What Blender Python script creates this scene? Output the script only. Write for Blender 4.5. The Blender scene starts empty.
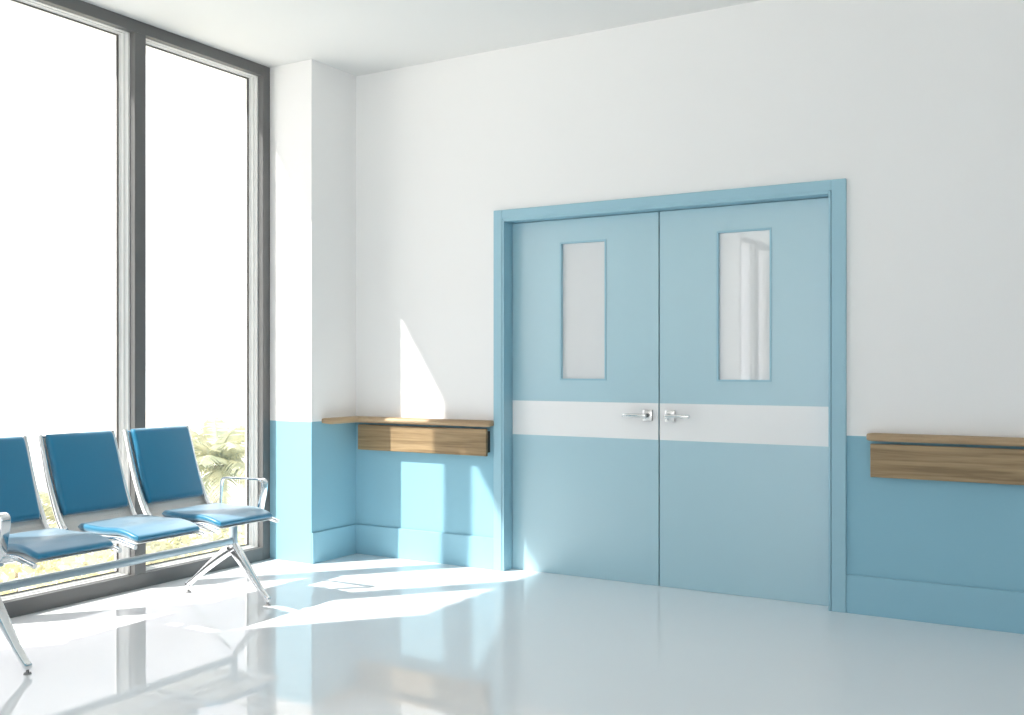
import bpy, bmesh, math, random
from mathutils import Vector, Matrix

random.seed(7)
scene = bpy.context.scene
C = scene.collection

# ------------------------------------------------------------------ camera
cam_data = bpy.data.cameras.new('camera')
cam_data.sensor_width = 36.0
cam_data.lens = 1006 / 1024 * 36.0
cam_data.shift_y = 8.5 / 1024
cam_data.clip_start = 0.05
cam_data.clip_end = 2000
cam = bpy.data.objects.new('camera', cam_data)
C.objects.link(cam)
cam.location = (0, 0, 1.2)
cam.rotation_euler = (math.radians(90), 0, math.radians(30.6))
scene.camera = cam

# ------------------------------------------------------------------ world, sun, exposure
WORLD_STRENGTH = 2.0
SUN_ENERGY = 10.2
world = bpy.data.worlds.new('overcast_white_sky')
scene.world = world
world.use_nodes = True
bg = world.node_tree.nodes['Background']
bg.inputs['Color'].default_value = (1.0, 0.96, 0.985, 1)
bg.inputs['Strength'].default_value = WORLD_STRENGTH

sun_data = bpy.data.lights.new('sun', 'SUN')
sun_data.energy = SUN_ENERGY
sun_data.angle = math.radians(0.9)
sun_data.color = (1.0, 0.94, 0.88)
sun = bpy.data.objects.new('sun', sun_data)
C.objects.link(sun)
sun.location = (-12, -10, 16)
sun.rotation_euler = Vector((0.857, 1.0, -1.363)).to_track_quat('-Z', 'Y').to_euler()

vs = scene.view_settings
vs.view_transform = 'Standard'
vs.look = 'None'
vs.exposure = 0.0
vs.gamma = 1.0
vs.use_curve_mapping = False
cy = scene.cycles
cy.max_bounces = 14
cy.diffuse_bounces = 8
cy.glossy_bounces = 6
cy.transmission_bounces = 8
cy.transparent_max_bounces = 16
cy.caustics_reflective = False
cy.caustics_refractive = False
cy.sample_clamp_indirect = 6.0
cy.use_denoising = True

# ------------------------------------------------------------------ room measures (metres)
WY = 5.05          # face of the wall with the door
PX = -4.15         # side face of the pier
PY = 4.63          # front face of the pier
WX = -4.49         # inner face of the window wall
CZ = 3.06          # ceiling
RX = 3.6           # right wall
BY = -5.5          # wall behind the camera
BLUE_Z = 0.861     # top of the blue paint


def portal(name, y0, y1, z0, z1, loc=None, nrm=(1, 0, 0)):
    d = bpy.data.lights.new(name, 'AREA')
    d.shape = 'RECTANGLE'
    d.size = z1 - z0
    d.size_y = y1 - y0
    d.cycles.is_portal = True
    o = bpy.data.objects.new(name, d)
    C.objects.link(o)
    o.location = loc or (-4.72, (y0 + y1) / 2, (z0 + z1) / 2)
    o.rotation_euler = Vector(nrm).to_track_quat('-Z', 'Y').to_euler()
    if nrm[1]:
        d.size, d.size_y = y1 - y0, z1 - z0
    return o


# ------------------------------------------------------------------ materials
def new_mat(name):
    m = bpy.data.materials.new(name)
    m.use_nodes = True
    nt = m.node_tree
    return m, nt, nt.nodes['Principled BSDF']


def plain(name, col, rough=0.5, metal=0.0, spec=0.5, bump=0.0, bscale=200, vary=0.0, coat=0.0, ior=1.5):
    m, nt, b = new_mat(name)
    b.inputs['Base Color'].default_value = (*col, 1)
    b.inputs['Roughness'].default_value = rough
    b.inputs['Metallic'].default_value = metal
    b.inputs['Specular IOR Level'].default_value = spec
    b.inputs['Coat Weight'].default_value = coat
    b.inputs['Coat Roughness'].default_value = rough
    b.inputs['IOR'].default_value = ior
    b.inputs['Coat IOR'].default_value = ior
    tc = nt.nodes.new('ShaderNodeTexCoord')
    if vary or bump:
        n = nt.nodes.new('ShaderNodeTexNoise')
        n.inputs['Scale'].default_value = bscale
        n.inputs['Detail'].default_value = 3
        nt.links.new(tc.outputs['Object'], n.inputs['Vector'])
        if vary:
            mx = nt.nodes.new('ShaderNodeMix')
            mx.data_type = 'RGBA'
            mx.inputs['A'].default_value = (*[c * (1 - vary) for c in col], 1)
            mx.inputs['B'].default_value = (*[min(1, c * (1 + vary)) for c in col], 1)
            nt.links.new(n.outputs['Fac'], mx.inputs['Factor'])
            nt.links.new(mx.outputs['Result'], b.inputs['Base Color'])
        if bump:
            bp = nt.nodes.new('ShaderNodeBump')
            bp.inputs['Strength'].default_value = bump
            bp.inputs['Distance'].default_value = 0.002
            nt.links.new(n.outputs['Fac'], bp.inputs['Height'])
            nt.links.new(bp.outputs['Normal'], b.inputs['Normal'])
    return m


WHITE = (0.87, 0.865, 0.86)
BLUE = (0.265, 0.495, 0.605)


def wall_paint():
    m, nt, b = new_mat('two_tone_wall_paint')
    g = nt.nodes.new('ShaderNodeNewGeometry')
    s = nt.nodes.new('ShaderNodeSeparateXYZ')
    gt = nt.nodes.new('ShaderNodeMath')
    gt.operation = 'GREATER_THAN'
    gt.inputs[1].default_value = BLUE_Z
    mx = nt.nodes.new('ShaderNodeMix')
    mx.data_type = 'RGBA'
    mx.inputs['A'].default_value = (*BLUE, 1)
    mx.inputs['B'].default_value = (*WHITE, 1)
    nt.links.new(g.outputs['Position'], s.inputs[0])
    nt.links.new(s.outputs['Z'], gt.inputs[0])
    nt.links.new(gt.outputs[0], mx.inputs['Factor'])
    nt.links.new(mx.outputs['Result'], b.inputs['Base Color'])
    b.inputs['Roughness'].default_value = 0.6
    b.inputs['Specular IOR Level'].default_value = 0.25
    n = nt.nodes.new('ShaderNodeTexNoise')
    n.inputs['Scale'].default_value = 180
    bp = nt.nodes.new('ShaderNodeBump')
    bp.inputs['Strength'].default_value = 0.04
    bp.inputs['Distance'].default_value = 0.001
    nt.links.new(g.outputs['Position'], n.inputs['Vector'])
    nt.links.new(n.outputs['Fac'], bp.inputs['Height'])
    nt.links.new(bp.outputs['Normal'], b.inputs['Normal'])
    return m


def wood(name, c1, c2):
    m, nt, b = new_mat(name)
    tc = nt.nodes.new('ShaderNodeNewGeometry')
    mp = nt.nodes.new('ShaderNodeMapping')
    mp.inputs['Scale'].default_value = (1.2, 1.2, 26)
    n = nt.nodes.new('ShaderNodeTexNoise')
    n.inputs['Scale'].default_value = 1.6
    n.inputs['Detail'].default_value = 5
    n.inputs['Distortion'].default_value = 0.4
    n2 = nt.nodes.new('ShaderNodeTexNoise')
    n2.inputs['Scale'].default_value = 9
    n2.inputs['Detail'].default_value = 4
    cr = nt.nodes.new('ShaderNodeValToRGB')
    cr.color_ramp.elements[0].position = 0.36
    cr.color_ramp.elements[0].color = (*c2, 1)
    cr.color_ramp.elements[1].position = 0.66
    cr.color_ramp.elements[1].color = (*c1, 1)
    ad = nt.nodes.new('ShaderNodeMath')
    ad.operation = 'MULTIPLY_ADD'
    ad.inputs[1].default_value = 0.18
    nt.links.new(tc.outputs['Position'], mp.inputs['Vector'])
    nt.links.new(mp.outputs['Vector'], n.inputs['Vector'])
    nt.links.new(mp.outputs['Vector'], n2.inputs['Vector'])
    nt.links.new(n2.outputs['Fac'], ad.inputs[0])
    sub = nt.nodes.new('ShaderNodeMath')
    sub.operation = 'SUBTRACT'
    sub.inputs[1].default_value = 0.09
    nt.links.new(n.outputs['Fac'], sub.inputs[0])
    nt.links.new(sub.outputs[0], ad.inputs[2])
    nt.links.new(ad.outputs[0], cr.inputs['Fac'])
    nt.links.new(cr.outputs['Color'], b.inputs['Base Color'])
    b.inputs['Roughness'].default_value = 0.5
    return m


def glass():
    m = bpy.data.materials.new('clear_window_glass')
    m.use_nodes = True
    nt = m.node_tree
    nt.nodes.clear()
    out = nt.nodes.new('ShaderNodeOutputMaterial')
    tr = nt.nodes.new('ShaderNodeBsdfTransparent')
    tr.inputs['Color'].default_value = (0.97, 0.985, 0.985, 1)
    gl = nt.nodes.new('ShaderNodeBsdfGlossy')
    gl.inputs['Roughness'].default_value = 0.0
    fr = nt.nodes.new('ShaderNodeFresnel')
    ge = nt.nodes.new('ShaderNodeNewGeometry')
    ior = nt.nodes.new('ShaderNodeMix')          # the node inverts the index on back faces: undo that for a thin pane
    ior.data_type = 'FLOAT'
    ior.inputs['A'].default_value = 1.45
    ior.inputs['B'].default_value = 1 / 1.45
    nt.links.new(ge.outputs['Backfacing'], ior.inputs['Factor'])
    nt.links.new(ior.outputs['Result'], fr.inputs['IOR'])
    mx = nt.nodes.new('ShaderNodeMixShader')
    nt.links.new(fr.outputs[0], mx.inputs['Fac'])
    nt.links.new(tr.outputs[0], mx.inputs[1])
    nt.links.new(gl.outputs[0], mx.inputs[2])
    nt.links.new(mx.outputs[0], out.inputs['Surface'])
    return m


def perforated():
    m, nt, b = new_mat('perforated_silver_steel')
    b.inputs['Base Color'].default_value = (0.88, 0.87, 0.85, 1)
    b.inputs['Metallic'].default_value = 0.2
    b.inputs['Roughness'].default_value = 0.42
    tc = nt.nodes.new('ShaderNodeTexCoord')
    vo = nt.nodes.new('ShaderNodeTexVoronoi')
    vo.inputs['Scale'].default_value = 110
    vo.inputs['Randomness'].default_value = 0.0
    lt = nt.nodes.new('ShaderNodeMath')
    lt.operation = 'GREATER_THAN'
    lt.inputs[1].default_value = 0.30
    tr = nt.nodes.new('ShaderNodeBsdfTransparent')
    mx = nt.nodes.new('ShaderNodeMixShader')
    out = nt.nodes['Material Output']
    nt.links.new(tc.outputs['Object'], vo.inputs['Vector'])
    nt.links.new(vo.outputs['Distance'], lt.inputs[0])
    nt.links.new(lt.outputs[0], mx.inputs['Fac'])
    nt.links.new(tr.outputs[0], mx.inputs[1])
    nt.links.new(b.outputs[0], mx.inputs[2])
    nt.links.new(mx.outputs[0], out.inputs['Surface'])
    return m


def foliage(name, c1, c2, scale=3.0):
    m, nt, b = new_mat(name)
    g = nt.nodes.new('ShaderNodeNewGeometry')
    n = nt.nodes.new('ShaderNodeTexNoise')
    n.inputs['Scale'].default_value = scale
    cr = nt.nodes.new('ShaderNodeValToRGB')
    cr.color_ramp.elements[0].position = 0.35
    cr.color_ramp.elements[0].color = (*c1, 1)
    cr.color_ramp.elements[1].position = 0.65
    cr.color_ramp.elements[1].color = (*c2, 1)
    nt.links.new(g.outputs['Position'], n.inputs['Vector'])
    nt.links.new(n.outputs['Fac'], cr.inputs['Fac'])
    nt.links.new(cr.outputs['Color'], b.inputs['Base Color'])
    b.inputs['Roughness'].default_value = 0.55
    tl = nt.nodes.new('ShaderNodeBsdfTranslucent')
    nt.links.new(cr.outputs['Color'], tl.inputs['Color'])
    mx = nt.nodes.new('ShaderNodeMixShader')
    mx.inputs['Fac'].default_value = 0.35
    nt.links.new(b.outputs[0], mx.inputs[1])
    nt.links.new(tl.outputs[0], mx.inputs[2])
    nt.links.new(mx.outputs[0], nt.nodes['Material Output'].inputs['Surface'])
    return m


M = {
    'wall': wall_paint(),
    'ceiling': plain('white_ceiling_paint', (0.78, 0.785, 0.78), 0.7, spec=0.2, bump=0.03),
    'blue': plain('light_blue_baseboard_paint', (0.275, 0.505, 0.615), 0.5, spec=0.4,
                  bump=0.02, bscale=120),
    'casing': plain('light_blue_door_frame_paint', (0.30, 0.52, 0.62), 0.4, spec=0.8, bump=0.02, bscale=120),
    'door_blue': plain('light_blue_door_laminate', (0.33, 0.55, 0.635), 0.36, spec=1.0, coat=1.0, ior=1.65, bump=0.02, bscale=150),
    'white': plain('white_band_laminate', (0.88, 0.88, 0.88), 0.35, spec=0.4),
    'floor': plain('glossy_pale_resin_floor', (0.92, 0.94, 0.96), 0.045, spec=0.62, bump=0.0, vary=0.012, bscale=1.5),
    'frame': plain('dark_grey_window_metal', (0.125, 0.126, 0.126), 0.42, spec=0.5, vary=0.04, bscale=30),
    'sash': plain('white_window_sash', (0.88, 0.87, 0.85), 0.35, vary=0.02, bscale=20),
    'gasket': plain('black_rubber_gasket', (0.035, 0.033, 0.03), 0.6, vary=0.1, bscale=60),
    'facade': plain('pale_facade_render', (0.7, 0.7, 0.68), 0.8, bump=0.1, vary=0.05, bscale=20),
    'glass': glass(),
    'opal': plain('opal_white_door_glass', (0.73, 0.74, 0.75), 0.02, spec=1.0, vary=0.01, bscale=2, coat=1.0, ior=1.7),
    'wood_rail': wood('oak_handrail', (0.50, 0.36, 0.22), (0.38, 0.26, 0.15)),
    'wood_plank': wood('walnut_striped_plank', (0.40, 0.28, 0.15), (0.22, 0.145, 0.07)),
    'bracket': plain('dark_bracket_metal', (0.05, 0.045, 0.04), 0.5, vary=0.1, bscale=40),
    'chrome': plain('polished_chrome', (0.86, 0.87, 0.88), 0.09, metal=1.0, vary=0.02, bscale=8),
    'alu': plain('wall_tinted_aluminium', (0.45, 0.54, 0.60), 0.28, metal=0.85, vary=0.03, bscale=12),  # blue reflection of the wall is put into this base colour
    'handle': plain('satin_nickel_handle', (0.78, 0.78, 0.77), 0.2, metal=1.0, vary=0.02, bscale=12),
    'dark_reflection': plain('painted_dark_reflection', (0.05, 0.05, 0.05), 0.4, metal=0.5, vary=0.05, bscale=12),  # dark reflection on the handle metal, put into the colour
    'vinyl': plain('blue_vinyl_upholstery', (0.006, 0.20, 0.365), 0.32, spec=0.5, bump=0.03, vary=0.03, bscale=260, coat=1.0, ior=1.3),
    'foot': plain('grey_plastic_glide', (0.25, 0.25, 0.25), 0.5, vary=0.05, bscale=30),
    'perf': perforated(),
    'palm': foliage('haze_paled_palm_frond', (0.36, 0.39, 0.27), (0.66, 0.64, 0.45)),  # haze outside is put into the pale frond colours
    'shrub': foliage('haze_paled_shrub_leaves', (0.48, 0.48, 0.36), (0.85, 0.80, 0.45), 1.4),  # leaf colours paled likewise to stand for haze
    'bark': plain('palm_bark', (0.32, 0.27, 0.2), 0.85, bump=0.5, vary=0.2, bscale=9),
    'ground': plain('pale_sandy_ground', (0.82, 0.81, 0.76), 0.9, vary=0.05, bscale=0.4),
    'sea': plain('pale_sea_water', (0.72, 0.8, 0.84), 0.4, vary=0.05, bscale=0.1),
}


vb = M['vinyl'].node_tree.nodes['Principled BSDF']
vb.inputs['Sheen Weight'].default_value = 1.0
vb.inputs['Sheen Roughness'].default_value = 0.45
vb.inputs['Sheen Tint'].default_value = (0.9, 0.97, 1, 1)


# ------------------------------------------------------------------ mesh helpers
def link(name, bm, mat, parent=None, smooth=False):
    me = bpy.data.meshes.new(name)
    bmesh.ops.recalc_face_normals(bm, faces=bm.faces)
    bm.to_mesh(me)
    bm.free()
    me.materials.append(mat)
    if smooth:
        for p in me.polygons:
            p.use_smooth = True
        try:
            me.set_sharp_from_angle(angle=math.radians(smooth if smooth is not True else 50))
        except Exception:
            pass
    o = bpy.data.objects.new(name, me)
    C.objects.link(o)
    if parent is not None:
        o.parent = parent
        o.location = -Vector(parent.get('_base', (0, 0, 0)))
    return o


def box(bm, x0, x1, y0, y1, z0, z1, bev=0.0, seg=2):
    r = bmesh.ops.create_cube(bm, size=1.0)
    vs_ = r['verts']
    for v in vs_:
        v.co = Vector(((x0 + x1) / 2 + v.co.x * (x1 - x0), (y0 + y1) / 2 + v.co.y * (y1 - y0), (z0 + z1) / 2 + v.co.z * (z1 - z0)))
    if bev > 0:
        es = list({e for v in vs_ for e in v.link_edges})
        bmesh.ops.bevel(bm, geom=es, offset=bev, segments=seg, affect='EDGES', profile=0.5)


def cyl(bm, p0, p1, r0, r1=None, n=20):
    p0, p1 = Vector(p0), Vector(p1)
    r1 = r0 if r1 is None else r1
    d = p1 - p0
    res = bmesh.ops.create_cone(bm, cap_ends=True, segments=n, radius1=r0, radius2=r1, depth=d.length)
    mt = Matrix.Translation((p0 + p1) / 2) @ d.to_track_quat('Z', 'Y').to_matrix().to_4x4()
    bmesh.ops.transform(bm, matrix=mt, verts=res['verts'])


def smooth_path(pts, n=8):
    """Catmull-Rom through 2-D points."""
    out = []
    P = [Vector(p) for p in pts]
    P = [P[0] * 2 - P[1]] + P + [P[-1] * 2 - P[-2]]
    for i in range(1, len(P) - 2):
        for k in range(n):
            t = k / n
            a, b, c, d = P[i - 1], P[i], P[i + 1], P[i + 2]
            out.append(0.5 * ((2 * b) + (c - a) * t + (2 * a - 5 * b + 4 * c - d) * t * t + (3 * b - a - 3 * c + d) * t ** 3))
    out.append(P[-2])
    return out


def rrect(w, t, r, n=4):
    r = min(r, w / 2 * 0.98, t / 2 * 0.98)
    out = []
    for cx_, cy_, a0 in ((w / 2 - r, t / 2 - r, 0), (-w / 2 + r, t / 2 - r, 90), (-w / 2 + r, -t / 2 + r, 180), (w / 2 - r, -t / 2 + r, 270)):
        for k in range(n + 1):
            a = math.radians(a0 + 90 * k / n)
            out.append((cx_ + r * math.cos(a), cy_ + r * math.sin(a)))
    return out


def sweep(bm, path, w, t, y, r=0.004, n=4, dome=0.0):
    """Sweep a rounded rectangle (w across Y, t along the path normal) along points (x, z)."""
    N = len(path)
    wf = w if callable(w) else (lambda s: w)
    tf = t if callable(t) else (lambda s: t)
    yf = y if callable(y) else (lambda s: y)
    rings = []
    L = [0]
    for i in range(1, N):
        L.append(L[-1] + (path[i] - path[i - 1]).length)
    for i, p in enumerate(path):
        s = L[i] / L[-1]
        a = path[max(0, i - 1)]
        b = path[min(N - 1, i + 1)]
        tan = (b - a).normalized()
        nor = Vector((-tan.y, tan.x))
        ws, ts = wf(s), tf(s)
        ring = []
        for (u, v) in rrect(ws, ts, r, n):
            dv = v
            if dome and v > 0:
                dv = v + dome * (1 - (2 * u / ws) ** 2) * min(1, 6 * s, 6 * (1 - s))
            ring.append(bm.verts.new((p.x + nor.x * dv, yf(s) + u, p.y + nor.y * dv)))
        rings.append(ring)
    m = len(rings[0])
    for i in range(N - 1):
        for k in range(m):
            bm.faces.new((rings[i][k], rings[i][(k + 1) % m], rings[i + 1][(k + 1) % m], rings[i + 1][k]))
    bm.faces.new(rings[0][::-1])
    bm.faces.new(rings[-1])


def end_round(base, length, r):
    """thickness/width multiplier easing to a rounded end over r of the total length."""
    k = r / length

    def f(s):
        d = min(s, 1 - s)
        if d >= k:
            return base
        q = 1 - d / k
        return base * max(0.25, math.sqrt(max(0.0, 1 - q * q * 0.94)))
    return f


def densify_ends(path, r, n=5):
    """add extra points near both ends so rounded ends resolve."""
    def ins(p, q):
        d = (q - p)
        L_ = d.length
        out = []
        for k in range(1, n + 1):
            t = r * (1 - math.cos(math.pi / 2 * k / n))
            if t < L_:
                out.append(p + d * (t / L_))
        return out
    return [path[0]] + ins(path[0], path[1]) + path[1:-1] + ins(path[-1], path[-2])[::-1] + [path[-1]]


def thing(name, label, cat, base=(0, 0, 0), group=None, kind=None):
    o = bpy.data.objects.new(name, None)
    o.empty_display_size = 0.2
    C.objects.link(o)
    o.location = base
    o['_base'] = list(base)
    tag(o, label, cat, group, kind)
    return o


def tag(o, label=None, cat=None, group=None, kind=None):
    if label:
        o['label'] = label
    if cat:
        o['category'] = cat
    if group:
        o['group'] = group
    if kind:
        o['kind'] = kind
    return o


def struct(name, bm, mat, label=None):
    o = link(name, bm, mat)
    return tag(o, label, None, None, 'structure')


# ------------------------------------------------------------------ room shell
bm = bmesh.new()
box(bm, -4.7, RX + 0.2, BY - 0.2, WY + 0.35, -0.25, 0.0)
struct('floor', bm, M['floor'], 'glossy pale blue-white resin floor')
bm = bmesh.new()
box(bm, -4.7, RX + 0.2, BY - 0.2, WY + 0.35, CZ, CZ + 0.25)
struct('ceiling', bm, M['ceiling'], 'plain white ceiling')

DX0, DX1, DZ = -3.032, -1.175, 2.045      # clear opening of the door frame
bm = bmesh.new()                         # wall with the double door
box(bm, PX, DX0 - 0.02, WY, WY + 0.25, 0, CZ)
box(bm, DX1 + 0.02, RX + 0.2, WY, WY + 0.25, 0, CZ)
box(bm, DX0 - 0.02, DX1 + 0.02, WY, WY + 0.25, DZ + 0.02, CZ)
box(bm, DX0 - 0.02, DX1 + 0.02, WY + 0.19, WY + 0.25, 0, DZ + 0.02)
struct('wall_back', bm, M['wall'], 'white wall with blue lower half around the double door')
bm = bmesh.new()                         # pier in the corner
box(bm, -4.7, PX, PY, WY + 0.25, 0, CZ)
struct('wall_pier', bm, M['wall'], 'white and blue pier between window and door wall')

A0, A1 = 1.80, PY                        # window opening beside the bench
B0, B1 = -5.38, -3.66                    # second window opening behind the camera
bm = bmesh.new()
box(bm, -4.7, WX, B1, A0, 0, CZ)
box(bm, -4.7, WX, BY, B0, 0, CZ)
for (a, b) in ((A0, A1), (B0, B1)):
    box(bm, -4.73, -4.605, a - 0.001, b + 0.001, 2.985, CZ)
    box(bm, -4.72, -4.605, a - 0.001, b + 0.001, -0.2, 0.03)
struct('wall_left', bm, M['wall'], 'window wall')
F0, F1 = -4.2, 3.4                       # unseen glazing behind the camera, added to light the door wall
bm = bmesh.new()
box(bm, RX, RX + 0.2, BY, WY, 0, CZ)
struct('wall_right', bm, M['wall'], 'right side wall')
bm = bmesh.new()
box(bm, -4.7, F0, BY - 0.2, BY, 0, CZ)
box(bm, F1, RX + 0.2, BY - 0.2, BY, 0, CZ)
struct('wall_front', bm, M['wall'], 'wall behind the viewer')


# baseboards
def baseboard(name, segs):
    b_ = bmesh.new()
    for (x0, x1, y0, y1) in segs:
        box(b_, x0, x1, y0, y1, 0, 0.187, 0.002, 1)
    struct(name, b_, M['blue'], 'tall light blue baseboard')


T = 0.013
CX0, CX1 = -3.103, -1.092                # outer edges of the door casing
baseboard('baseboard_back', [(PX, CX0, WY - T, WY), (CX1, RX, WY - T, WY)])
baseboard('baseboard_pier', [(PX, PX + T, PY, WY - T)])
baseboard('baseboard_right', [(RX - T, RX, BY, WY)])
baseboard('baseboard_left', [(WX, WX + T, B1, A0), (WX, WX + T, BY, B0)])
baseboard('baseboard_front', [(WX, F0, BY, BY + T), (F1, RX, BY, BY + T)])


# ------------------------------------------------------------------ windows
def window(name, y0, y1, mullions, label, z0=0.0):
    root = thing(name, label, None, (WX, (y0 + y1) / 2, 0), None, 'structure')
    fw = 0.061
    xo = -4.60
    bm = bmesh.new()
    box(bm, xo, WX, y0, y0 + fw, z0, CZ, 0.0015, 1)
    box(bm, xo, WX, y1 - fw, y1, z0, CZ, 0.0015, 1)
    box(bm, xo, WX, y0 + fw, y1 - fw, z0, z0 + 0.078, 0.0015, 1)
    box(bm, xo, WX, y0 + fw, y1 - fw, 2.995, CZ, 0.0015, 1)
    link('window_frame', bm, M['frame'], root)
    edges = [y0 + fw]
    for (m0, m1) in mullions:
        bm = bmesh.new()
        box(bm, xo, WX, m0, m1, z0 + 0.078, 2.995, 0.0015, 1)
        link('mullion', bm, M['frame'], root)
        edges += [m0, m1]
    edges.append(y1 - fw)
    edges = sorted(edges)
    for i in range(0, len(edges), 2):
        a, b = edges[i], edges[i + 1]
        zb, zt = z0 + 0.076, 2.997
        bm = bmesh.new()
        prof = [(0.0, -4.598), (0.0, -4.531), (0.012, -4.532), (0.016, -4.547), (0.030, -4.548), (0.034, -4.565), (0.044, -4.566), (0.044, -4.598)]
        tb = 0.42                        # the top and bottom members are slimmer
        rings = []
        for (p, x) in prof:
            rings.append([bm.verts.new((x, a + p, zb + p * tb)), bm.verts.new((x, b - p, zb + p * tb)),
                          bm.verts.new((x, b - p, zt - p * tb)), bm.verts.new((x, a + p, zt - p * tb))])
        for i in range(len(rings)):
            r0, r1 = rings[i], rings[(i + 1) % len(rings)]
            for k in range(4):
                bm.faces.new((r0[k], r0[(k + 1) % 4], r1[(k + 1) % 4], r1[k]))
        sash = link('window_sash', bm, M['sash'], root)
        bm = bmesh.new()
        g0, g1 = 0.043, 0.050
        q0, q1 = 0.018, 0.0235
        box(bm, -4.578, -4.566, a + g0, a + g1, zb + q0, zt - q0)
        box(bm, -4.578, -4.566, b - g1, b - g0, zb + q0, zt - q0)
        box(bm, -4.578, -4.566, a + g1, b - g1, zb + q0, zb + q1)
        box(bm, -4.578, -4.566, a + g1, b - g1, zt - q1, zt - q0)
        gk = link('gasket', bm, M['gasket'], sash)
        gk.location = (0, 0, 0)
        bm = bmesh.new()
        box(bm, -4.574, -4.570, a + g0, b - g0, zb + q0, zt - q0)
        gp = link('glass_pane', bm, M['glass'], sash)
        gp.location = (0, 0, 0)
    return root


window('window_1', A0, A1, [(2.705, 2.777), (3.617, 3.689)], 'floor-to-ceiling dark grey framed window behind the blue seats')
window('window_2', B0, B1, [(-4.57, -4.498)], 'floor-to-ceiling dark grey framed window farther along the window wall')
w3 = window('added_fill_window', F0, F1, [(F0 + 1.47 + 1.52 * k, F0 + 1.542 + 1.52 * k) for k in range(4)], 'unseen glazing behind the viewer, added as fill light')
w3.location = ((F0 + F1) / 2, BY - 0.06, 0)  # added glazing, an invented source of fill light
w3.rotation_euler = (0, 0, math.radians(90))
portal('window_portal', F0, F1, 0.09, 2.95, ((F0 + F1) / 2, BY - 0.24, 1.52), (0, 1, 0))
portal('window_portal', A0, A1, 0.09, 2.95)
portal('window_portal', B0, B1, 0.09, 2.95)

# ------------------------------------------------------------------ double door
door = thing('door_1', 'light blue double door with narrow glass panels and white middle band', None, ((DX0 + DX1) / 2, WY, 0), None, 'structure')
LY = WY + 0.078                          # face of the leaves
bm = bmesh.new()                         # casing, stepped, with the jambs behind
cz = 2.112
li = 0.014                               # inner lip
box(bm, CX0, DX0 - li, WY - 0.018, WY, 0, cz, 0.002, 1)
box(bm, DX1 + li, CX1, WY - 0.018, WY, 0, cz, 0.002, 1)
box(bm, DX0 - li, DX1 + li, WY - 0.018, WY, DZ + li, cz, 0.002, 1)
ld = li - 0.0028                        # a fine groove between lip and casing
box(bm, DX0 - ld, DX0, WY - 0.017, WY + 0.16, 0, DZ + ld, 0.001, 1)
box(bm, DX1, DX1 + ld, WY - 0.017, WY + 0.16, 0, DZ + ld, 0.001, 1)
box(bm, DX0, DX1, WY - 0.0155, WY + 0.16, DZ, DZ + li, 0.0005, 1)
link('door_frame', bm, M['casing'], door)


def leaf(x0, x1, gx0, gx1, side):
    """side=+1: hinge on the right, -1: hinge on the left."""
    gz0, gz1 = 1.118, 1.912
    y0, y1 = LY, LY + 0.045
    bm = bmesh.new()
    zt = DZ - 0.004
    z0 = 0.001
    box(bm, x0, gx0, y0, y1, z0, zt)
    box(bm, gx1, x1, y0, y1, z0, zt)
    box(bm, gx0, gx1, y0, y1, z0, gz0)
    box(bm, gx0, gx1, y0, y1, gz1, zt)
    bmesh.ops.remove_doubles(bm, verts=bm.verts, dist=1e-5)
    lf = link('door_leaf', bm, M['door_blue'], door)
    bm = bmesh.new()                     # beading round the glass
    w, p = 0.010, 0.003
    box(bm, gx0, gx0 + w, y0 - p, y0 + 0.03, gz0, gz1)
    box(bm, gx1 - w, gx1, y0 - p, y0 + 0.03, gz0, gz1)
    box(bm, gx0 + w, gx1 - w, y0 - p, y0 + 0.03, gz0, gz0 + w)
    box(bm, gx0 + w, gx1 - w, y0 - p, y0 + 0.03, gz1 - w, gz1)
    o = link('glazing_bead', bm, M['casing'], lf)
    o.location = (0, 0, 0)
    bm = bmesh.new()
    box(bm, gx0 + w, gx1 - w, y0 + 0.016, y0 + 0.022, gz0 + w, gz1 - w)
    o = link('glass_panel', bm, M['opal'], lf)
    o.location = (0, 0, 0)
    o['label'] = 'white narrow glass panel'
    bm = bmesh.new()
    box(bm, x0 + 0.0005, x1 - 0.0005, y0 - 0.0012, y0 + 0.002, 0.797, 0.997)
    o = link('middle_band', bm, M['white'], lf)
    o.location = (0, 0, 0)
    o['label'] = 'white band'
    # lever handle on a square rose, lever pointing away from the meeting edge
    bm = bmesh.new()
    zc = 0.930
    if side > 0:
        r0, r1 = x0 + 0.034, x0 + 0.090
        d = 1
    else:
        r0, r1 = x1 - 0.090, x1 - 0.034
        d = -1
    rc = (r0 + r1) / 2
    box(bm, r0, r1, y0 - 0.012, y0, zc - 0.030, zc + 0.030, 0.002, 2)
    cyl(bm, (rc, y0 - 0.055, zc), (rc, y0 - 0.008, zc), 0.011, n=24)
    xs = sorted((rc - d * 0.012, rc + d * 0.128))
    box(bm, xs[0], xs[1], y0 - 0.064, y0 - 0.046, zc - 0.010, zc + 0.010, 0.004, 3)
    marks = []
    for f in bm.faces:
        c_ = f.calc_center_median()
        edge = abs(f.normal.x) > 0.5 and y0 - 0.0085 < c_.y < y0 - 0.001 and abs(c_.x - rc) > 0.025
        neck = y0 - 0.045 < c_.y < y0 - 0.012 and f.calc_area() > 1e-6 and abs(c_.x - rc) < 0.0125 and abs(f.normal.y) < 0.5
        if edge or neck:
            marks.append(f.index)
            f.material_index = 1  # rose edges and neck get the painted dark reflection
    h = link('lever_handle', bm, M['handle'], lf, smooth=40)
    h.data.materials.append(M['dark_reflection'])
    h.location = (0, 0, 0)
    h['label'] = 'satin metal lever handle on square rose'
    return lf


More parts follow.
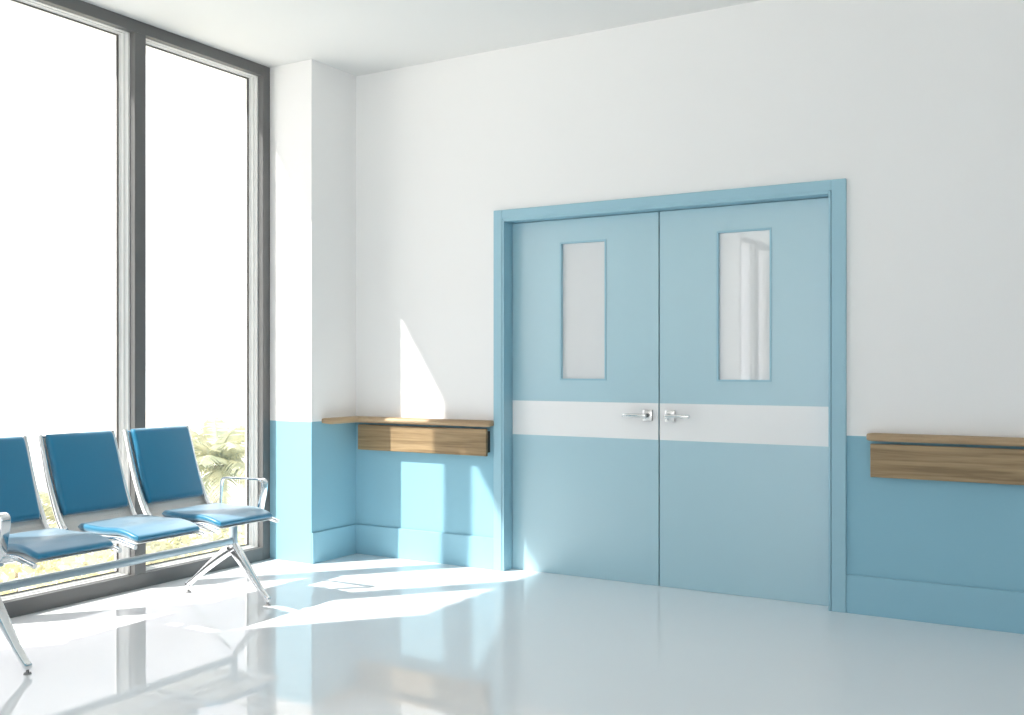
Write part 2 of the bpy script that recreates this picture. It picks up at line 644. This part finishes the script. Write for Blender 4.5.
leaf(DX0 + 0.003, -2.1045, -2.712, -2.418, -1)
leaf(-2.0975, DX1 - 0.003, -1.776, -1.483, +1)
bm = bmesh.new()                         # dark closed seal behind the slit between the leaves
box(bm, -2.115, -2.087, LY + 0.045, LY + 0.055, 0.004, DZ - 0.004)
link('meeting_seal', bm, M['gasket'], door)


# ------------------------------------------------------------------ handrails
def rail_profile(front):
    """(offset from the wall, z) outline of the rounded top rail."""
    z0, z1 = 0.843, 0.880
    pts = [(0.0, z0 + 0.004), (front - 0.016, z0)]
    for k in range(7):
        a = math.radians(-80 + 160 * k / 6)
        pts.append((front - 0.016 + 0.016 * math.cos(a), (z0 + z1) / 2 + 0.0165 * math.sin(a)))
    pts += [(front - 0.018, z1), (0.0, z1 - 0.001)]
    return pts


def sweep_profile(bm, prof, stations):
    """stations: list of (origin xy, outward dir xy, scale)"""
    rings = []
    for (o_, d_, s_) in stations:
        zc = 0.8615
        ring = [bm.verts.new((o_[0] + d_[0] * (p * s_), o_[1] + d_[1] * (p * s_), zc + (z - zc) * (0.35 + 0.65 * s_))) for (p, z) in prof]
        rings.append(ring)
    m = len(prof)
    for i in range(len(rings) - 1):
        for k in range(m):
            bm.faces.new((rings[i][k], rings[i][(k + 1) % m], rings[i + 1][(k + 1) % m], rings[i + 1][k]))
    bm.faces.new(rings[0][::-1])
    bm.faces.new(rings[-1])


FR = 0.078
hr = thing('wall_handrail', 'short wooden wall handrail with plank below, left of the door and wrapping into the corner', 'handrail', (-3.6, WY, 0.67))
bm = bmesh.new()
st = []
for k in range(6):                       # rounded free end on the pier side
    q = k / 5
    st.append(((PX, 4.722 + 0.03 * (1 - math.cos(q * math.pi / 2))), (1, 0), 0.45 + 0.55 * math.sin(q * math.pi / 2)))
st.append(((PX, WY), (1, -1), 1.0))      # mitre in the corner
for k in range(6):
    q = 1 - k / 5
    st.append(((-3.100 - 0.03 * (1 - math.cos(q * math.pi / 2)), WY), (0, -1), 0.45 + 0.55 * math.sin(q * math.pi / 2)))
sweep_profile(bm, rail_profile(FR), st)
link('top_rail', bm, M['wood_rail'], hr, smooth=45)
bm = bmesh.new()
box(bm, PX + 0.055, -3.135, WY - 0.050, WY - 0.028, 0.670, 0.829, 0.003, 2)
link('plank', bm, M['wood_plank'], hr)
bm = bmesh.new()
box(bm, PX + 0.09, -3.137, WY - 0.027, WY, 0.690, 0.815)
link('bracket', bm, M['bracket'], hr)

hr2 = thing('wall_handrail', 'long wooden wall handrail with plank below, right of the door', 'handrail', (0.6, WY, 0.67))
bm = bmesh.new()
st = []
for k in range(6):
    q = k / 5
    st.append(((-0.992 + 0.035 * (1 - math.cos(q * math.pi / 2)), WY), (0, -1), 0.4 + 0.6 * math.sin(q * math.pi / 2)))
st.append(((RX - 0.12, WY), (0, -1), 1.0))
sweep_profile(bm, rail_profile(FR), st)
link('top_rail', bm, M['wood_rail'], hr2, smooth=45)
bm = bmesh.new()
box(bm, -0.972, RX - 0.15, WY - 0.050, WY - 0.028, 0.670, 0.829, 0.003, 2)
link('plank', bm, M['wood_plank'], hr2)
bm = bmesh.new()
box(bm, -0.945, RX - 0.18, WY - 0.028, WY, 0.695, 0.81)
link('bracket', bm, M['bracket'], hr2)

# ------------------------------------------------------------------ waiting bench
SEATS = [3.642, 3.161, 2.680]
bench = thing('waiting_bench', 'three-seat waiting bench with blue cushions and chrome arms in front of the window', 'bench', (-3.85, 3.161, 0))


def seat(parent, yc):
    ox, oy, oz = parent['_base']
    bm = bmesh.new()                     # perforated L-shaped shell
    path = smooth_path([(-4.345, 0.860), (-4.293, 0.668), (-4.238, 0.545), (-4.190, 0.458), (-4.120, 0.432),
                        (-4.00, 0.430), (-3.88, 0.431), (-3.80, 0.433), (-3.735, 0.424), (-3.690, 0.413)], 5)
    sweep(bm, path, 0.395, 0.003, 0.0, r=0.001, n=1)
    shell = link('seat', bm, M['perf'], parent, smooth=60)
    shell.location = (-ox, yc - oy, -oz)

    def sub(name, b_, mat, sm=45):
        o = link(name, b_, mat, shell, smooth=sm)
        o.location = (0, 0, 0)
        return o
    for s in (-1, 1):
        bm = bmesh.new()
        p = smooth_path([(-4.345, 0.872), (-4.322, 0.795), (-4.283, 0.668), (-4.232, 0.544), (-4.182, 0.455), (-4.130, 0.424),
                         (-4.02, 0.418), (-3.90, 0.420), (-3.80, 0.424), (-3.735, 0.414), (-3.672, 0.402)], 6)
        sweep(bm, p, lambda q: 0.020 + 0.006 * math.sin(q * math.pi), lambda q: 0.020 + 0.008 * math.sin(q * math.pi), s * 0.200, r=0.007)
        sub('side_rail', bm, M['chrome'])
    bm = bmesh.new()                     # rolled top edge of the back
    cyl(bm, (-4.350, -0.197, 0.862), (-4.350, 0.197, 0.862), 0.007)
    sub('top_tube', bm, M['chrome'])
    bm = bmesh.new()
    p = smooth_path([(-4.098, 0.456), (-4.03, 0.453), (-3.93, 0.451), (-3.83, 0.456), (-3.77, 0.451), (-3.72, 0.440), (-3.686, 0.430)], 6)
    p = densify_ends(p, 0.016)
    sweep(bm, p, lambda q: 0.366 - 0.012 * max(0, 1 - min(q, 1 - q) * 12), lambda q: end_round(0.036, 0.45, 0.018)(q) * (1 - 0.24 * q * q), 0.0, r=0.015, n=6, dome=0.004)
    c = sub('seat_cushion', bm, M['vinyl'], 60)
    bm = bmesh.new()
    p = smooth_path([(-4.200, 0.500), (-4.223, 0.556), (-4.256, 0.650), (-4.287, 0.745), (-4.313, 0.822), (-4.333, 0.874)], 6)
    p = densify_ends(p, 0.014)
    sweep(bm, p[::-1], lambda q: 0.366 - 0.010 * max(0, 1 - min(q, 1 - q) * 14), end_round(0.046, 0.40, 0.022), 0.0, r=0.018, n=6, dome=0.004)
    b = sub('back_cushion', bm, M['vinyl'], 60)
    return shell


first = seat(bench, SEATS[0])
for y in SEATS[1:]:
    c = first.copy()
    C.objects.link(c)
    c.parent = bench
    c.location = first.location + Vector((0, y - SEATS[0], 0))
    for ch in list(first.children):
        d = ch.copy()
        C.objects.link(d)
        d.parent = c

LEG_Y = [3.715, 2.412]
bm = bmesh.new()                         # long beam joining the legs
box(bm, -3.878, -3.842, LEG_Y[1] + 0.012, LEG_Y[0] - 0.012, 0.286, 0.320, 0.008, 3)
link('beam', bm, M['alu'], bench, smooth=40)
bm = bmesh.new()                         # tube that carries the seats
cyl(bm, (-3.90, 2.43, 0.4), (-3.90, 3.885, 0.4), 0.013)
link('seat_tube', bm, M['chrome'], bench, smooth=50)
for y in LEG_Y:
    bm = bmesh.new()
    box(bm, -3.874, -3.840, y - 0.015, y + 0.015, 0.240, 0.406, 0.005, 3)
    box(bm, -3.92, -3.80, y - 0.02, y + 0.02, 0.398, 0.410, 0.004, 2)
    link('leg_column', bm, M['alu'], bench, smooth=40)
    # front leg, then rear leg, each with its own glide
    for pts in ([(-3.872, 0.282), (-3.835, 0.250), (-3.785, 0.198), (-3.737, 0.146), (-3.680, 0.088), (-3.632, 0.044), (-3.619, 0.034)],
                [(-3.842, 0.282), (-3.885, 0.256), (-3.94, 0.222), (-4.01, 0.174), (-4.10, 0.109), (-4.172, 0.056), (-4.188, 0.046)]):
        bm = bmesh.new()
        p = smooth_path(pts, 5)
        sweep(bm, p, lambda q: 0.046 - 0.020 * q, lambda q: 0.058 - 0.034 * min(1, q * 1.25), y, r=0.008)
        ex, ez = pts[-1]
        box(bm, ex - 0.015, ex + 0.013, y - 0.013, y + 0.013, 0.018, ez + 0.010, 0.005, 2)
        lg = link('leg', bm, M['chrome'], bench, smooth=45)
        bm = bmesh.new()
        cyl(bm, (ex, y, 0.006), (ex, y, 0.020), 0.006, n=16)
        cyl(bm, (ex, y, 0.0), (ex, y, 0.006), 0.015, 0.013, n=24)
        ft = link('glide_foot', bm, M['foot'], lg, smooth=40)
        ft.location = (0, 0, 0)
for y, s in ((SEATS[0] + 0.240, -1), (SEATS[-1] - 0.240, 1)):
    bm = bmesh.new()
    pts = [(-4.130, 0.425), (-4.128, 0.47), (-4.122, 0.53), (-4.116, 0.572), (-4.108, 0.590), (-4.088, 0.598), (-4.02, 0.600), (-3.93, 0.602),
           (-3.855, 0.605), (-3.828, 0.604), (-3.808, 0.594), (-3.803, 0.575), (-3.812, 0.53), (-3.826, 0.48), (-3.838, 0.425)]
    p = smooth_path(pts, 5)
    sweep(bm, p, lambda q: 0.014 + 0.026 * min(1, q * 1.5), lambda q: 0.009 + 0.010 * max(0, (q - 0.55)) / 0.45, y, r=0.004)
    for x in (-4.130, -3.838):
        yy = sorted((y, y + s * 0.045))
        box(bm, x - 0.012, x + 0.012, yy[0], yy[1], 0.412, 0.436, 0.004, 2)
    link('armrest', bm, M['chrome'], bench, smooth=45)

# ------------------------------------------------------------------ outside
GZ = -4.2
bm = bmesh.new()
bmesh.ops.create_grid(bm, x_segments=1, y_segments=1, size=1)
for v in bm.verts:
    v.co = Vector((-35 + v.co.x * 65, 10 + v.co.y * 90, GZ))
struct('ground', bm, M['ground'], 'pale ground outside the window')
bm = bmesh.new()
bmesh.ops.create_grid(bm, x_segments=1, y_segments=1, size=1)
for v in bm.verts:
    v.co = Vector((-600 + v.co.x * 900, 300 + v.co.y * 900, GZ - 0.4))
o = struct('sea', bm, M['sea'], 'pale sea beyond the palms')


def frond(bm, base, yaw, pitch, L, droop, wl):
    """one feather palm frond: a rib with rows of leaflets."""
    n = 13
    d = Vector((math.cos(yaw), math.sin(yaw), 0))
    side = Vector((-d.y, d.x, 0))
    pts = []
    p = Vector(base)
    a = pitch
    for i in range(n + 1):
        pts.append(p.copy())
        p = p + (d * math.cos(a) + Vector((0, 0, math.sin(a)))) * (L / n)
        a -= droop / n
    for i in range(n):
        q, q2 = pts[i], pts[i + 1]
        r = 0.022 * (1 - i / n) + 0.005
        a_ = bm.verts.new(q + side * r)
        b_ = bm.verts.new(q - side * r)
        c_ = bm.verts.new(q2 - side * r * 0.8)
        d_ = bm.verts.new(q2 + side * r * 0.8)
        bm.faces.new((a_, b_, c_, d_))
        if i == 0:
            continue
        for h in range(2):
            m = q.lerp(q2, h / 2)
            t = (q2 - q).normalized()
            f = i / n
            ll = wl * (math.sin(math.pi * min(1, 0.18 + f * 0.82)) ** 0.7) + 0.04
            for s in (-1, 1):
                dirv = (side * s * 0.85 + t * 0.55 + Vector((0, 0, -0.30 + random.uniform(-0.12, 0.1)))).normalized()
                w = t * 0.026
                v0 = bm.verts.new(m - w)
                v1 = bm.verts.new(m + w)
                v2 = bm.verts.new(m + dirv * ll * 0.6 + w * 0.8 + Vector((0, 0, 0.01)))
                v3 = bm.verts.new(m + dirv * ll + Vector((0, 0, -0.12 * ll)))
                v4 = bm.verts.new(m + dirv * ll * 0.6 - w * 0.8)
                bm.faces.new((v0, v1, v2, v3, v4))


def palm(x, y, crown_z, L, label, nf=24):
    root = thing('palm_tree', label, 'palm tree', (x, y, GZ), 'palm trees outside the window')
    bm = bmesh.new()
    n = 12
    H = crown_z - GZ
    lean = random.uniform(-0.25, 0.25)
    rings = []
    for i in range(n + 1):
        f = i / n
        r = 0.16 - 0.05 * f + (0.03 if i % 2 else 0)
        cx_ = lean * f * f
        rings.append([bm.verts.new((x + cx_ + r * math.cos(k * math.pi / 5), y + r * math.sin(k * math.pi / 5), GZ + H * f)) for k in range(10)])
    for i in range(n):
        for k in range(10):
            bm.faces.new((rings[i][k], rings[i][(k + 1) % 10], rings[i + 1][(k + 1) % 10], rings[i + 1][k]))
    bm.faces.new(rings[-1])
    link('trunk', bm, M['bark'], root, smooth=60)
    bm = bmesh.new()
    for i in range(nf):
        f = i / nf
        frond(bm, (x + lean, y, crown_z), i * 2.39996 + random.uniform(-.15, .15), math.radians(78 - 95 * f + random.uniform(-8, 8)),
              L * random.uniform(0.85, 1.1), math.radians(70 + random.uniform(-10, 25)), 0.36)
    link('fronds', bm, M['palm'], root)
    return root


def shrub(x, y, z, r, label):
    root = thing('flowering_shrub', label, 'shrub', (x, y, GZ), 'shrubs outside the window')
    bm = bmesh.new()
    for i in range(5):
        a = i * 1.257
        cyl(bm, (x, y, GZ), (x + 0.5 * r * math.cos(a), y + 0.5 * r * math.sin(a), z), 0.05, 0.02, 8)
    link('stems', bm, M['bark'], root)
    bm = bmesh.new()
    N = int(2000 * r * r)
    for i in range(N):
        u, v = random.random(), random.random()
        th = u * 2 * math.pi
        ph = math.acos(1 - 1.6 * v)
        rr = r * (0.75 + 0.3 * random.random())
        p = Vector((x + rr * math.sin(ph) * math.cos(th), y + rr * math.sin(ph) * math.sin(th), z + rr * 0.8 * math.cos(ph)))
        s = random.uniform(0.06, 0.13)
        d1 = Vector((random.uniform(-1, 1), random.uniform(-1, 1), random.uniform(-.6, .9))).normalized()
        d2 = d1.cross(Vector((random.uniform(-1, 1), random.uniform(-1, 1), 1))).normalized()
        a_ = bm.verts.new(p)
        b_ = bm.verts.new(p + d1 * s * 0.6 + d2 * s * 0.35)
        c_ = bm.verts.new(p + d1 * s * 1.3)
        e_ = bm.verts.new(p + d1 * s * 0.6 - d2 * s * 0.35)
        bm.faces.new((a_, b_, c_, e_))
    link('leaves', bm, M['shrub'], root)
    return root


def at(u, v, Z):
    """world point seen in direction (u, v) of the photograph at depth Z: used once to read positions off."""
    r = (u - 512) / 1006 * Z
    return (r * 0.8608 - Z * 0.5090, r * 0.5090 + Z * 0.8608, 1.2 - (v - 366) / 1006 * Z)


PALMS = [
    (222, 466, 18.5, 1.45, 'washed-out palm tree seen right of the last seat back, the tallest outside'),
    (150, 548, 21.0, 1.3, 'palm tree low behind the right seat'),
    (70, 525, 19.0, 1.3, 'palm tree low in the gap between the left and middle seat backs'),
    (-30, 545, 20.0, 1.3, 'palm tree low behind the left seat back'),
]
for (u, v, Z, L, lab) in PALMS:
    x, y, z = at(u, v, Z)
    palm(x, y, z, L, lab)
SHR = [
    (-52, 592, 9.5, 0.58, 'yellow-green shrub low outside at the left edge of the photo'),
    (90, 584, 9.5, 0.58, 'yellow-green shrub low outside, just left of the mullion foot'),
    (230, 572, 9.5, 0.58, 'yellow-green shrub low outside, near the right leg of the bench'),
    (15, 560, 12.2, 0.60, 'yellow-green shrub seen under the left end of the left seat'),
    (130, 552, 12.2, 0.60, 'yellow-green shrub seen under the middle seat'),
    (243, 545, 12.2, 0.60, 'yellow-green shrub beyond the right leg column of the bench'),
    (-25, 552, 15.0, 0.62, 'yellow-green shrub farther out at the left edge of the photo'),
    (72, 548, 15.0, 0.62, 'yellow-green shrub farther out, seen under the right half of the left seat'),
    (172, 538, 15.0, 0.62, 'yellow-green shrub farther out, seen in the gap left of the right seat'),
    (268, 532, 15.0, 0.62, 'yellow-green shrub farther out beside the right window jamb'),
]
for (u, v, Z, r, lab) in SHR:
    x, y, z = at(u, v, Z)
    shrub(x, y, z - 0.2, r, lab)

for o in scene.objects:
    if '_base' in o:
        del o['_base']
